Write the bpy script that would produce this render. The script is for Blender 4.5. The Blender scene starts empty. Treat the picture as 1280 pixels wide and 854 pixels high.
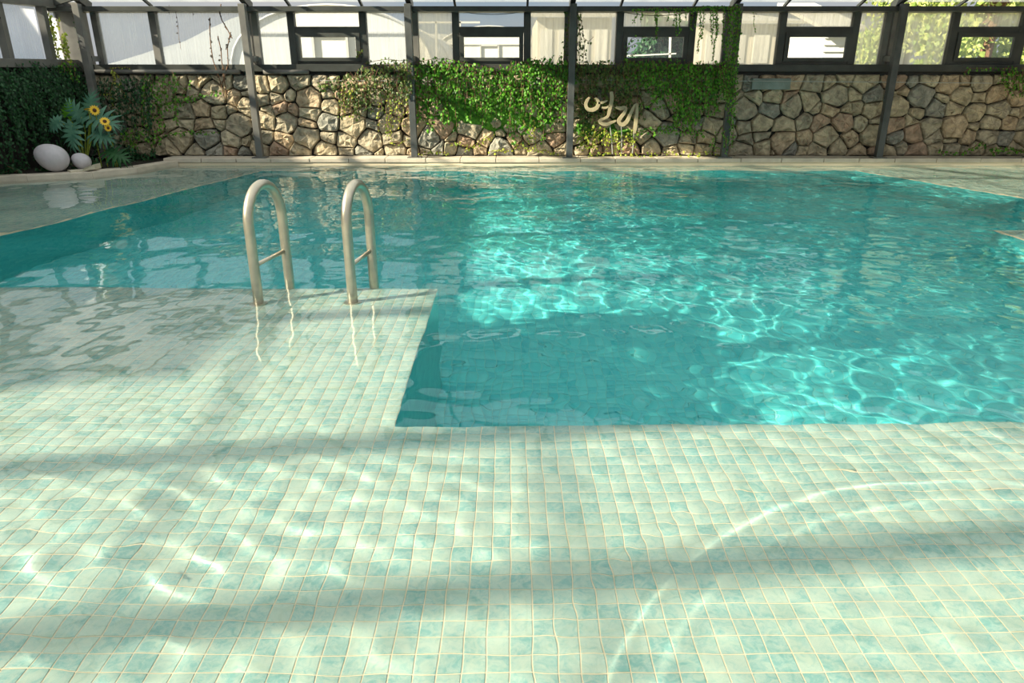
import bpy, bmesh, math, random
import numpy as np
from mathutils import Vector, noise, Matrix
C = bpy.context.scene.collection
S = bpy.context.scene
R = math.radians
random.seed(7)

# ------------------------------------------------------------------ camera
H, PITCH, F = 1.10, R(20.75), 895.0
cam = bpy.data.objects.new('camera', bpy.data.cameras.new('camera'))
C.objects.link(cam)
cam.location = (0, 0, H)
cam.rotation_euler = (R(90) - PITCH, 0, 0)
cam.data.sensor_width = 36
cam.data.lens = 36 * F / 1280
cam.data.clip_start = 0.05
cam.data.clip_end = 400
S.camera = cam
# ------------------------------------------------------------------ sky, sun, exposure
SKY = 0.54
world = bpy.data.worlds.new('sky')
S.world = world
world.use_nodes = True
nt = world.node_tree
bg = nt.nodes['Background']
tc = nt.nodes.new('ShaderNodeTexCoord')
mp = nt.nodes.new('ShaderNodeMapping')
mp.inputs['Scale'].default_value = (1, 1, 2.6)
nz = nt.nodes.new('ShaderNodeTexNoise')
nz.inputs['Scale'].default_value = 2.6
nz.inputs['Detail'].default_value = 5
cr = nt.nodes.new('ShaderNodeValToRGB')
cr.color_ramp.elements[0].position = 0.38
cr.color_ramp.elements[0].color = (0.56, 0.71, 0.84, 1)
cr.color_ramp.elements[1].position = 0.66
cr.color_ramp.elements[1].color = (0.92, 0.93, 0.94, 1)
nt.links.new(tc.outputs['Generated'], mp.inputs['Vector'])
nt.links.new(mp.outputs[0], nz.inputs['Vector'])
nt.links.new(nz.outputs['Fac'], cr.inputs[0])
nt.links.new(cr.outputs[0], bg.inputs[0])
sx = nt.nodes.new('ShaderNodeSeparateXYZ'); nt.links.new(tc.outputs['Generated'], sx.inputs[0])
mxz = nt.nodes.new('ShaderNodeMath'); mxz.operation = 'MAXIMUM'; mxz.inputs[1].default_value = 0.0
nt.links.new(sx.outputs['Z'], mxz.inputs[0])
mz = nt.nodes.new('ShaderNodeMath'); mz.operation = 'MULTIPLY_ADD'      # overcast sky: L = L0 (1 + 2 sin e)
mz.inputs[1].default_value = 2 * SKY; mz.inputs[2].default_value = SKY
nt.links.new(mxz.outputs[0], mz.inputs[0]); nt.links.new(mz.outputs[0], bg.inputs[1])
sun_l = bpy.data.lights.new('sun', 'SUN')
sun_l.energy = 19.5
sun_l.angle = R(1.1)
sun_l.color = (1.0, 0.88, 0.67)
sun_l.cycles.is_caustics_light = True
sun = bpy.data.objects.new('sun', sun_l)
C.objects.link(sun)
SUN_EL, SUN_AZ = R(30), R(25)       # light travels towards +X and a little +Y
sd = Vector((math.cos(SUN_AZ) * math.cos(SUN_EL), math.sin(SUN_AZ) * math.cos(SUN_EL), -math.sin(SUN_EL)))
sun.rotation_euler = sd.to_track_quat('-Z', 'Y').to_euler()
S.view_settings.view_transform = 'Standard'
S.view_settings.look = 'None'
S.view_settings.exposure = -0.12
S.view_settings.gamma = 1
S.cycles.use_denoising = True
S.cycles.max_bounces = 10
S.cycles.diffuse_bounces = 3
S.cycles.transparent_max_bounces = 16
S.cycles.sample_clamp_indirect = 6
S.cycles.blur_glossy = 0.3

# ------------------------------------------------------------------ helpers
def W(x, y, D):
    """point at depth Y = D seen at pixel x, y"""
    th = PITCH + math.atan((y - 427) / F)
    z = H - D * math.tan(th)
    zc = D * math.cos(PITCH) + (H - z) * math.sin(PITCH)
    return Vector(((x - 640) * zc / F, D, z))

def link(o, parent=None):
    C.objects.link(o)
    if parent is not None:
        o.parent = parent
    return o

def tag(o, label=None, cat=None, group=None, kind=None):
    if label: o['label'] = label
    if cat: o['category'] = cat
    if group: o['group'] = group
    if kind: o['kind'] = kind
    return o

def empty(name, loc=(0, 0, 0)):
    o = bpy.data.objects.new(name, None)
    o.empty_display_size = 0.1
    o.location = loc
    return link(o)

class MB:
    """collects shapes for ONE mesh"""
    def __init__(s): s.v = []; s.f = []
    def add(s, v, f):
        n = len(s.v)
        s.v += [tuple(p) for p in v]
        s.f += [tuple(i + n for i in q) for q in f]
        return s
    def box(s, x0, y0, z0, x1, y1, z1):
        v = [(x0,y0,z0),(x1,y0,z0),(x1,y1,z0),(x0,y1,z0),(x0,y0,z1),(x1,y0,z1),(x1,y1,z1),(x0,y1,z1)]
        return s.add(v, [(3,2,1,0),(4,5,6,7),(0,1,5,4),(1,2,6,5),(2,3,7,6),(3,0,4,7)])
    def bar(s, a, b, w, h, up=Vector((0, 0, 1))):
        """rectangular bar from a to b; w across, h along up"""
        a, b = Vector(a), Vector(b)
        d = (b - a).normalized()
        side = d.cross(up)
        if side.length < 1e-4: side = d.cross(Vector((0, 1, 0)))
        side.normalize()
        u = side.cross(d).normalized()
        v = []
        for p in (a, b):
            for i, j in ((-1,-1),(1,-1),(1,1),(-1,1)):
                v.append(p + side * (i * w / 2) + u * (j * h / 2))
        return s.add(v, [(3,2,1,0),(4,5,6,7),(0,1,5,4),(1,2,6,5),(2,3,7,6),(3,0,4,7)])
    def tube(s, pts, r, n=10, closed=False):
        pts = [Vector(p) for p in pts]
        rs = r if isinstance(r, (list, tuple)) else [r] * len(pts)
        rings = []
        prev = None
        for i, p in enumerate(pts):
            a = pts[max(i - 1, 0)]; b = pts[min(i + 1, len(pts) - 1)]
            d = (b - a)
            if d.length < 1e-7: d = Vector((0, 0, 1))
            d.normalize()
            if prev is None:
                side = d.cross(Vector((0.13, 0.2, 1)) if abs(d.z) < .9 else Vector((1, 0.1, 0))).normalized()
            else:
                side = (prev - d * prev.dot(d)).normalized()
            prev = side
            up = d.cross(side)
            rings.append([p + (side * math.cos(t) + up * math.sin(t)) * rs[i] for t in [2 * math.pi * k / n for k in range(n)]])
        v = [q for ring in rings for q in ring]
        f = []
        for i in range(len(pts) - 1):
            for k in range(n):
                f.append((i * n + k, i * n + (k + 1) % n, (i + 1) * n + (k + 1) % n, (i + 1) * n + k))
        f.append(tuple(range(n))[::-1])
        f.append(tuple((len(pts) - 1) * n + k for k in range(n)))
        return s.add(v, f)
    def build(s, name, mat, parent=None, smooth=False, bevel=0):
        me = bpy.data.meshes.new(name)
        me.from_pydata(s.v, [], s.f)
        me.materials.append(mat)
        if smooth: me.polygons.foreach_set('use_smooth', [True] * len(me.polygons))
        me.update()
        o = bpy.data.objects.new(name, me)
        if bevel:
            m = o.modifiers.new('b', 'BEVEL'); m.width = bevel; m.segments = 2; m.limit_method = 'ANGLE'
        return link(o, parent)

def receive(o):
    o.cycles.is_caustics_receiver = True
    return o

# ------------------------------------------------------------------ materials
def mat(name, col, rough=0.6, metal=0.0, spec=0.5):
    m = bpy.data.materials.new(name); m.use_nodes = True
    p = m.node_tree.nodes['Principled BSDF']
    p.inputs['Base Color'].default_value = (*col, 1)
    p.inputs['Roughness'].default_value = rough
    p.inputs['Metallic'].default_value = metal
    p.inputs['Specular IOR Level'].default_value = spec
    return m

def N(m, t, **kw):
    n = m.node_tree.nodes.new(t)
    for k, v in kw.items():
        if k in n.inputs: n.inputs[k].default_value = v
        else: setattr(n, k, v)
    return n

def L(m, a, b): m.node_tree.links.new(a, b)

def mottled(name, c1, c2, scale=8, rough=0.7, bump=0.0, bscale=None, metal=0.0, obj_random=0.0, detail=5, spec=0.4):
    m = mat(name, c1, rough, metal, spec)
    p = m.node_tree.nodes['Principled BSDF']
    g = N(m, 'ShaderNodeNewGeometry')
    n1 = N(m, 'ShaderNodeTexNoise', Scale=scale, Detail=detail)
    L(m, g.outputs['Position'], n1.inputs['Vector'])
    r = N(m, 'ShaderNodeValToRGB')
    r.color_ramp.elements[0].color = (*c1, 1); r.color_ramp.elements[0].position = 0.35
    r.color_ramp.elements[1].color = (*c2, 1); r.color_ramp.elements[1].position = 0.65
    L(m, n1.outputs['Fac'], r.inputs[0])
    L(m, r.outputs[0], p.inputs['Base Color'])
    if bump:
        n2 = N(m, 'ShaderNodeTexNoise', Scale=bscale or scale * 4, Detail=6)
        L(m, g.outputs['Position'], n2.inputs['Vector'])
        b = N(m, 'ShaderNodeBump', Strength=1.0, Distance=bump)
        L(m, n2.outputs['Fac'], b.inputs['Height'])
        L(m, b.outputs[0], p.inputs['Normal'])
    return m

TS = 0.052                                    # tile pitch
def tile_mat(name, stops, mott):
    """each tile of the grid gets a tone of its own, with stone-like mottling"""
    m = mat(name, stops[0], 0.35)
    p = m.node_tree.nodes['Principled BSDF']
    g = N(m, 'ShaderNodeNewGeometry')
    add = N(m, 'ShaderNodeVectorMath', operation='ADD'); add.inputs[1].default_value = (0.42 + TS * 400, -2.28 + TS * 400, 0.18 + TS * 400 + TS * .5)
    L(m, g.outputs['Position'], add.inputs[0])
    div = N(m, 'ShaderNodeVectorMath', operation='SCALE'); div.inputs['Scale'].default_value = 1 / TS
    L(m, add.outputs[0], div.inputs[0])
    fl = N(m, 'ShaderNodeVectorMath', operation='FLOOR')
    L(m, div.outputs[0], fl.inputs[0])
    wn = N(m, 'ShaderNodeTexWhiteNoise', noise_dimensions='3D')
    L(m, fl.outputs[0], wn.inputs['Vector'])
    n1 = N(m, 'ShaderNodeTexNoise', Scale=42.0, Detail=8.0, Roughness=.62, Distortion=1.0)
    off = N(m, 'ShaderNodeVectorMath', operation='ADD')
    sc = N(m, 'ShaderNodeVectorMath', operation='SCALE'); sc.inputs['Scale'].default_value = 9.0
    L(m, wn.outputs['Color'], sc.inputs[0])
    L(m, g.outputs['Position'], off.inputs[0]); L(m, sc.outputs[0], off.inputs[1])
    L(m, off.outputs[0], n1.inputs['Vector'])
    ma = N(m, 'ShaderNodeMath', operation='MULTIPLY'); ma.inputs[1].default_value = mott
    sub = N(m, 'ShaderNodeMath', operation='SUBTRACT'); sub.inputs[1].default_value = 0.5
    L(m, n1.outputs['Fac'], sub.inputs[0]); L(m, sub.outputs[0], ma.inputs[0])
    ad = N(m, 'ShaderNodeMath', operation='ADD')
    wm_ = N(m, 'ShaderNodeMath', operation='MULTIPLY_ADD'); wm_.inputs[1].default_value = .62; wm_.inputs[2].default_value = .16
    L(m, wn.outputs['Value'], wm_.inputs[0]); L(m, wm_.outputs[0], ad.inputs[0]); L(m, ma.outputs[0], ad.inputs[1])
    r = N(m, 'ShaderNodeValToRGB')
    els = r.color_ramp.elements
    els[0].position = 0.0; els[0].color = (*stops[0], 1)
    els[1].position = 1.0; els[1].color = (*stops[-1], 1)
    for i, c in enumerate(stops[1:-1]):
        e = els.new((i + 1) / (len(stops) - 1)); e.color = (*c, 1)
    L(m, ad.outputs[0], r.inputs[0]); L(m, r.outputs[0], p.inputs['Base Color'])
    return m

M = {}
M['tile'] = tile_mat('pale_green_tile', [(.385, .485, .415), (.34, .46, .405), (.27, .42, .385), (.175, .36, .345)], 2.6)
M['grout'] = mat('cream_grout', (.74, .64, .46), 0.8)
M['deep_tile'] = tile_mat('water_tinted_tile', [(.13, .64, .63), (.085, .58, .59), (.045, .47, .52)], 0.9)  # teal is the water's depth tint, put into tile and grout colour
M['deep_grout'] = mat('water_tinted_grout', (.22, .64, .60), 0.8)
M['coping'] = mottled('coping_stone', (.62, .55, .44), (.48, .43, .35), 6, 0.7, 0.002, 60)
M['steel'] = mottled('weathered_grey_steel', (.16, .155, .14), (.10, .10, .095), 5, 0.5, 0, metal=0.0)
M['steel_dark'] = mottled('dark_frame_steel', (.050, .055, .050), (.030, .034, .031), 5, 0.45)
M['steel_shaded'] = mottled('shaded_grey_steel', (.085, .09, .088), (.05, .055, .055), 5, 0.5)
M['gap_shade'] = mat('gap_black', (.012, .013, .012), 0.7)  # black that stands in for shade in the gap under the sill
M['mortar'] = mottled('dark_joint', (.035, .032, .026), (.015, .014, .012), 10, 0.95)
M['soil'] = mottled('soil', (.03, .025, .016), (.012, .012, .008), 20, 0.95, 0.01, 40)
M['tube'] = mottled('satin_stainless_steel', (.58, .53, .42), (.46, .43, .35), 14, 0.33, metal=0.85)
M['egg'] = mottled('white_egg', (.52, .49, .52), (.46, .44, .46), 20, 0.6)
M['slab'] = mottled('pale_slab', (.55, .50, .38), (.45, .42, .32), 9, 0.8)
M['letter'] = mottled('ochre_wood', (.40, .34, .21), (.32, .27, .165), 12, 0.6)
M['twig'] = mat('brown_twig', (.16, .085, .045), 0.8)
M['dark_stem'] = mat('dark_green_stem', (.012, .03, .012), 0.8)
M['dead'] = mat('dried_leaf', (.045, .035, .025), 0.8)
M['white'] = mottled('white_plastic_film', (.62, .62, .59), (.54, .55, .53), 1.5, 0.7)
M['hoop'] = mat('galvanised_hoop', (.45, .45, .43), 0.5)
M['ground'] = mottled('bare_ground', (.30, .27, .20), (.20, .21, .14), 0.6, 0.9)
M['hill'] = mottled('hazy_hill', (.30, .31, .30), (.25, .26, .25), 0.08, 1.0)
M['render'] = mottled('cream_render', (.55, .52, .45), (.48, .46, .39), 0.8, 0.8)
M['concrete'] = mottled('grey_concrete', (.22, .27, .25), (.15, .19, .17), 7, 0.8, .004, 50)
M['sheet'] = mottled('grey_blocker_sheet', (.42, .42, .40), (.34, .34, .33), 3, 0.6)
M['cable'] = mat('cable', (.02, .02, .02), 0.6)
M['pipe'] = mat('pale_pipe', (.35, .36, .33), 0.5)
M['petal'] = mat('yellow_petal', (.80, .50, .03), 0.6)
M['disc'] = mat('brown_flower_disc', (.08, .03, .01), 0.8)

def leaf_mat(name, c1, c2, trans=0.35):
    m = bpy.data.materials.new(name); m.use_nodes = True
    nt = m.node_tree; nt.nodes.clear()
    out = nt.nodes.new('ShaderNodeOutputMaterial')
    g = nt.nodes.new('ShaderNodeNewGeometry')
    r = nt.nodes.new('ShaderNodeValToRGB')
    r.color_ramp.elements[0].color = (*c1, 1); r.color_ramp.elements[1].color = (*c2, 1)
    nt.links.new(g.outputs['Random Per Island'], r.inputs[0])
    p = nt.nodes.new('ShaderNodeBsdfPrincipled'); p.inputs['Roughness'].default_value = .5
    t = nt.nodes.new('ShaderNodeBsdfTranslucent')
    mx = nt.nodes.new('ShaderNodeMixShader'); mx.inputs[0].default_value = trans
    nt.links.new(r.outputs[0], p.inputs['Base Color']); nt.links.new(r.outputs[0], t.inputs[0])
    nt.links.new(p.outputs[0], mx.inputs[1]); nt.links.new(t.outputs[0], mx.inputs[2]); nt.links.new(mx.outputs[0], out.inputs[0])
    return m
M['leaf'] = leaf_mat('ivy_leaf', (.018, .10, .006), (.17, .48, .03))
M['leaf_gold'] = leaf_mat('yellow_green_sunlit_leaf', (.20, .32, .03), (.50, .54, .07))  # leaf's own yellow-green plus golden sunlight, put into the colour
M['leaf_olive'] = leaf_mat('olive_ivy_leaf', (.03, .09, .02), (.17, .24, .05))
M['leaf_dark'] = leaf_mat('dark_hanging_leaf', (.008, .055, .018), (.03, .13, .035))
M['leaf_blue'] = leaf_mat('blue_green_leaf', (.045, .16, .11), (.10, .25, .16), .2)
M['leaf_tree'] = leaf_mat('yellow_green_tree_leaf', (.20, .33, .06), (.50, .55, .18))  # yellow-green tree foliage, tone varies from leaf to leaf
M['moss'] = mottled('moss', (.03, .12, .01), (.08, .24, .02), 22, 0.95, .01, 60)

def pane_mat(name, haze, tint, hazecol, streak=40):
    """a thin sheet: mostly clear, partly milky, with vertical run marks"""
    m = bpy.data.materials.new(name); m.use_nodes = True
    nt = m.node_tree; nt.nodes.clear()
    out = nt.nodes.new('ShaderNodeOutputMaterial')
    g = nt.nodes.new('ShaderNodeNewGeometry')
    mp = nt.nodes.new('ShaderNodeMapping'); mp.inputs['Scale'].default_value = (streak, streak, 1.2)
    nz = nt.nodes.new('ShaderNodeTexNoise'); nz.inputs['Scale'].default_value = 1; nz.inputs['Detail'].default_value = 3
    nt.links.new(g.outputs['Position'], mp.inputs[0]); nt.links.new(mp.outputs[0], nz.inputs['Vector'])
    mr = nt.nodes.new('ShaderNodeMapRange')
    mr.inputs['From Min'].default_value = .35; mr.inputs['From Max'].default_value = .7
    mr.inputs['To Min'].default_value = haze * .75; mr.inputs['To Max'].default_value = min(1, haze * 1.35)
    nt.links.new(nz.outputs['Fac'], mr.inputs[0])
    tr = nt.nodes.new('ShaderNodeBsdfTransparent'); tr.inputs[0].default_value = (*tint, 1)
    tl = nt.nodes.new('ShaderNodeBsdfTranslucent'); tl.inputs[0].default_value = (*hazecol, 1)
    mx = nt.nodes.new('ShaderNodeMixShader')
    gl = nt.nodes.new('ShaderNodeBsdfGlossy'); gl.inputs['Roughness'].default_value = .05
    m2 = nt.nodes.new('ShaderNodeMixShader'); m2.inputs[0].default_value = .05
    nt.links.new(mr.outputs[0], mx.inputs[0]); nt.links.new(tr.outputs[0], mx.inputs[1]); nt.links.new(tl.outputs[0], mx.inputs[2])
    nt.links.new(mx.outputs[0], m2.inputs[1]); nt.links.new(gl.outputs[0], m2.inputs[2]); nt.links.new(m2.outputs[0], out.inputs[0])
    return m
M['pane_milky'] = pane_mat('milky_streaked_pane', .22, (.95, .97, .99), (.92, .94, .97))
M['pane_hazy'] = pane_mat('hazy_pane', .38, (.95, .94, .90), (.92, .88, .78), 25)
M['pane_clear'] = pane_mat('clear_pane', .05, (.97, .98, .97), (.9, .9, .9), 10)
M['pane_roof'] = pane_mat('roof_sheet', .10, (.96, .97, .97), (.92, .92, .9), 6)

# ------------------------------------------------------------------ the pool: shell
LZ, DZ = -0.18, -1.40                     # ledge level, deep floor
G = 0.0025                                # grout sits this much below the tile face
E0, E1 = 2.28, 3.87                       # front edge of the basin, far end of the left ledge
LX = -0.42                                # right side of the left ledge
PIT = [(LX, E0), (3.65, E0), (3.65, 5.38), (5.32, 5.38), (4.10, 8.73), (-2.99, 8.73), (-4.0, E1), (LX, E1)]
XL, XR, YN, YF = -7.4, 8.2, -1.3, 9.06

def poly_mesh(name, polys, mat_, parent=None):
    mb = MB()
    for p in polys: mb.add(p, [tuple(range(len(p)))])
    return mb.build(name, mat_, parent)

def in_pit(x, y):
    c = False
    n = len(PIT)
    for i in range(n):
        x1, y1 = PIT[i]; x2, y2 = PIT[(i + 1) % n]
        if (y1 > y) != (y2 > y) and x < (x2 - x1) * (y - y1) / (y2 - y1) + x1: c = not c
    return c

# the shallow shelf (floor): grout bed with a hole for the basin, cut as strips
gz = LZ - G
floor_ = poly_mesh('floor', [
    [(XL, YN, gz), (XR, YN, gz), (XR, E0, gz), (XL, E0, gz)],
    [(XL, E0, gz), (LX, E0, gz), (LX, E1, gz), (XL, E1, gz)],
    [(XL, E1, gz), (-4.0, E1, gz), (-2.99, 8.73, gz), (XL, 8.73, gz)],
    [(XL, 8.73, gz), (XR, 8.73, gz), (XR, YF + .3, gz), (XL, YF + .3, gz)],
    [(3.65, E0, gz), (XR, E0, gz), (XR, 5.38, gz), (3.65, 5.38, gz)],
    [(5.32, 5.38, gz), (XR, 5.38, gz), (XR, 8.73, gz), (4.10, 8.73, gz)]], M['grout'])
tag(floor_, kind='structure'); receive(floor_)
basin_polys = [[(XL, E0 - .3, DZ - G), (XR, E0 - .3, DZ - G), (XR, 8.73, DZ - G), (XL, 8.73, DZ - G)]]
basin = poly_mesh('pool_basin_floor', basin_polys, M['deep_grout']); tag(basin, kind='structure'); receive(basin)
wb = MB()
for i in range(len(PIT)):
    (x1, y1), (x2, y2) = PIT[i], PIT[(i + 1) % len(PIT)]
    wb.add([(x1, y1, DZ - .01), (x2, y2, DZ - .01), (x2, y2, gz), (x1, y1, gz)], [(0, 1, 2, 3)])
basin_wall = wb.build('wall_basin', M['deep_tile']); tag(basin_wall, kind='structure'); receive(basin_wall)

# tiles --------------------------------------------------------------
GAP = 0.0032
def tile_geo(w=TS, tilt=0.0):
    a = w / 2 - GAP / 2; b = a - 0.0016; zt = G; zm = G - .0009
    v = [(-a,-a,-.001),(a,-a,-.001),(a,a,-.001),(-a,a,-.001),(-a,-a,zm),(a,-a,zm),(a,a,zm),(-a,a,zm),(-b,-b,zt),(b,-b,zt),(b,b,zt),(-b,b,zt)]
    f = [(0,1,5,4),(1,2,6,5),(2,3,7,6),(3,0,4,7),(4,5,9,8),(5,6,10,9),(6,7,11,10),(7,4,8,11),(8,9,10,11)]
    return v, f
tv, tf = tile_geo()
tvn = np.array(tv); tfn = np.array(tf)
def tile_field(name, centres, z, mat_, parent):
    n = len(centres)
    c = np.zeros((n, 3)); c[:, :2] = np.array(centres); c[:, 2] = z
    rr = np.random.default_rng(n).uniform(-.0035, .0035, (n, 2))      # each tile tips a hair
    v = tvn[None] + c[:, None]
    v[:, 4:, 2] += (tvn[4:, 0] * rr[:, :1] + tvn[4:, 1] * rr[:, 1:])
    v = v.reshape(-1, 3)
    f = (tfn[None] + (np.arange(n) * len(tvn))[:, None, None]).reshape(-1, 4)
    me = bpy.data.meshes.new(name)
    me.vertices.add(len(v)); me.vertices.foreach_set('co', v.ravel())
    me.loops.add(len(f) * 4); me.loops.foreach_set('vertex_index', f.ravel().astype(np.int32))
    me.polygons.add(len(f)); me.polygons.foreach_set('loop_start', np.arange(0, len(f) * 4, 4, dtype=np.int32))
    me.materials.append(mat_); me.update(calc_edges=True)
    o = bpy.data.objects.new(name, me); link(o, parent)
    o['kind'] = 'stuff'
    return receive(o)

ledge_c = []
y = E0 - TS / 2
while y > 0.5:                                # front shelf
    x = LX - TS / 2 - TS * 90
    while x < 4.6:
        if abs(x) < 0.75 + 0.95 * y * .95 + .25: ledge_c.append((x, y))
        x += TS
    y -= TS
y = E0 + TS / 2
while y < E1:                                 # left shelf
    x = LX - TS / 2
    while x > -4.6:
        ledge_c.append((x, y)); x -= TS
    y += TS
for iy in range(200):                         # slim shelves round the basin
    for ix in range(-120, 160):
        x, y = LX + TS * (ix + .5), E1 + TS * (iy + .5)
        if y > YF - .02: break
        if in_pit(x, y) or (y < 5.3 and -4.1 < x < 3.3): continue
        if abs(x) > .72 * y + .2 or any(in_pit(x + a, y + b) for a in (-.026, .026) for b in (-.026, .026)): continue
        ledge_c.append((x, y))
# the 300 that show largest: bottom rows of the frame
def shows(x, y):
    if y > E0: return -1
    th = math.atan2(H + .125, y)
    py = 427 + F * math.tan(th - PITCH)
    zc = (y * math.cos(PITCH) + (H + .12) * math.sin(PITCH))
    px = 640 + x * F / zc
    if 4 < px < 1276 and py < 850: return 1 / zc
    return -1
rank = sorted(ledge_c, key=lambda c: -shows(*c))
near, rest = rank[:300], rank[300:]
tme = bpy.data.meshes.new('tile'); tme.from_pydata(tv, [], tf); tme.materials.append(M['tile'])
for (x, y) in near:
    o = bpy.data.objects.new('tile', tme); o.location = (x, y, LZ - G)
    link(o, floor_); receive(o)
tile_field('tile_field', rest, LZ - G, M['tile'], floor_)
deep_c = []
for iy in range(0, 126):
    for ix in range(-75, 110):
        x, y = LX + TS * (ix + .5), E0 + TS * (iy + .5)
        if y < 2.9 or not in_pit(x, y) or abs(x) > .70 * y + .3: continue
        deep_c.append((x, y))
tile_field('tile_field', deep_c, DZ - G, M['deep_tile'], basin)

# small frieze tiles on the face of the far coping
cop = MB()
def coping_strip(pts, w, z0=-.2, z1=.055):
    """solid strip: pts is the water-side line, w the offset polygon line"""
    for (a, b), (c, d) in zip(zip(pts, pts[1:]), zip(w, w[1:])):
        lo = [(a[0], a[1], z0), (b[0], b[1], z0), (d[0], d[1], z0), (c[0], c[1], z0)]
        hi = [(p[0], p[1], z1) for p in lo]
        cop.add(lo + hi, [(3,2,1,0),(4,5,6,7),(0,1,5,4),(1,2,6,5),(2,3,7,6),(3,0,4,7)])
edge = [(-7.2, 7.25), (-5.9, 7.52), (-5.15, 7.72), (-4.62, 8.02), (-4.32, 8.42), (-4.12, 9.05)]
back = [(-7.2, 7.45), (-5.95, 7.70), (-5.25, 7.88), (-4.76, 8.14), (-4.48, 8.50), (-4.30, 9.05)]
coping_strip(edge, back)
# far coping stones, one by one
coping = cop.build('pool_coping', M['coping'], bevel=.006); tag(coping, kind='structure')
x = -4.30
while x < 8.2:
    w = random.uniform(.42, .56)
    b = MB().box(x + .003, 9.045 + random.uniform(-.004, .004), .035, x + w - .003, 9.34, .085 + random.uniform(-.003, .003))
    b.build('coping_stone', M['coping'], coping, bevel=.006)
    x += w
cf = MB().box(-4.25, 9.06, -.25, 8.2, 9.34, .034).build('coping_base', M['grout'], coping)
cf_t = []
fr = MB(); kx = -4.2
while kx < 8.1:
    for kz in (-.155, -.105, -.055, -.006):
        fr.box(kx, 9.054, kz - .045, kx + .048, 9.062, kz)
    kx += .052
fo = fr.build('frieze_tile_field', M['tile'], coping); fo['kind'] = 'stuff'; receive(fo); receive(cf)

# ------------------------------------------------------------------ water
dx = 0.015
xs = np.arange(-7.2, 8.0, dx); ys = np.arange(-1.1, 9.06, dx)
X, Y = np.meshgrid(xs, ys)
rng = np.random.default_rng(11)
Z = np.zeros_like(X)
calm = 1 / (1 + np.exp(-(X * .8 + Y * .35 - 1.7) * 1.6))          # 0 left and near, 1 right and far
calm = .30 + .88 * calm
for i in range(50):
    lam = 10 ** rng.uniform(math.log10(.10), math.log10(.32))
    k = 2 * math.pi / lam; a = rng.normal(1.1, .9); ph = rng.uniform(0, 6.28)
    Z += .00105 * lam * np.sin(k * (X * math.cos(a) + Y * math.sin(a)) + ph + .8 * np.sin(.7 * X + ph) + .6 * np.sin(.9 * Y + 2 * ph))
Z *= calm
for i in range(14):
    lam = rng.uniform(.5, 1.3); k = 2 * math.pi / lam; a = rng.normal(1.3, .7); ph = rng.uniform(0, 6.28)
    Z += .0014 * lam * np.sin(k * (X * math.cos(a) + Y * math.sin(a)) + ph)
near_m = 1 / (1 + np.exp((Y - 2.15) * 6)) * (.65 + .5 * np.sin(1.9 * X + .6) * np.sin(2.3 * Y + 1.1))
Zn = np.zeros_like(X)
for i in range(18):
    lam = rng.uniform(.09, .17); k = 2 * math.pi / lam; a = rng.normal(1.0, .9); ph = rng.uniform(0, 6.28)
    Zn += .0028 * lam * np.sin(k * (X * math.cos(a) + Y * math.sin(a)) + ph + .9 * np.sin(1.3 * X + ph))
Z += Zn * near_m
rd = np.hypot(X - 1.18, Y - .62)
arc = np.clip(np.cos((np.arctan2(Y - .62, X - 1.18) - 2.1) * .75), 0, 1) ** 2
for r0, am in ((1.22, .0024), (1.12, .0014)):
    Z += am * arc * np.exp(-((rd - r0) / .022) ** 2)
nx, ny = len(xs), len(ys)
I = np.arange(nx * ny).reshape(ny, nx)
q = np.stack([I[:-1, :-1], I[:-1, 1:], I[1:, 1:], I[1:, :-1]], -1).reshape(-1, 4)
me = bpy.data.meshes.new('pool_water')
v = np.stack([X, Y, Z], -1).reshape(-1, 3)
me.vertices.add(len(v)); me.vertices.foreach_set('co', v.ravel())
me.loops.add(len(q) * 4); me.loops.foreach_set('vertex_index', q.ravel().astype(np.int32))
me.polygons.add(len(q)); me.polygons.foreach_set('loop_start', np.arange(0, len(q) * 4, 4, dtype=np.int32))
me.update(calc_edges=True)
me.polygons.foreach_set('use_smooth', [True] * len(q))
wm = bpy.data.materials.new('clear_pool_water'); wm.use_nodes = True
wt = wm.node_tree; wt.nodes.clear()
gl = wt.nodes.new('ShaderNodeBsdfGlass'); gl.inputs['IOR'].default_value = 1.33; gl.inputs['Roughness'].default_value = 0
wo = wt.nodes.new('ShaderNodeOutputMaterial'); wt.links.new(gl.outputs[0], wo.inputs[0])
me.materials.append(wm)
water = link(bpy.data.objects.new('pool_water', me))
water.cycles.is_caustics_caster = True
tag(water, kind='structure')

# ------------------------------------------------------------------ building shell
SZ = 1.13            # top of stone wall / underside of sill
EZ = 1.80            # eaves
GD = 9.36            # glazing plane
def lwx(y): return -5.32 - .176 * (9.36 - y)      # line of the left wall
wall_back = MB().box(-5.6, 9.40, -.2, 8.3, 9.62, 1.06).build('wall_back', M['mortar']); tag(wall_back, kind='structure')
wl = MB()
wl.add([(lwx(9.6), 9.6, 0), (lwx(-1.4), -1.4, 0), (lwx(-1.4) - .2, -1.4, 0), (lwx(9.6) - .2, 9.6, 0),
        (lwx(9.6), 9.6, 1.13), (lwx(-1.4), -1.4, 1.13), (lwx(-1.4) - .2, -1.4, 1.13), (lwx(9.6) - .2, 9.6, 1.13)],
       [(3,2,1,0),(4,5,6,7),(0,1,5,4),(1,2,6,5),(2,3,7,6),(3,0,4,7)])
tag(wl.build('wall_left', M['mortar']), kind='structure')
tag(MB().box(8.0, -1.4, -.25, 8.2, 9.5, 1.10).build('wall_right', M['mortar']), kind='structure')
tag(MB().box(-7.5, -3.5, -.25, 8.2, -1.1, .08).build('pool_deck_floor', M['coping']), kind='structure')

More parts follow.
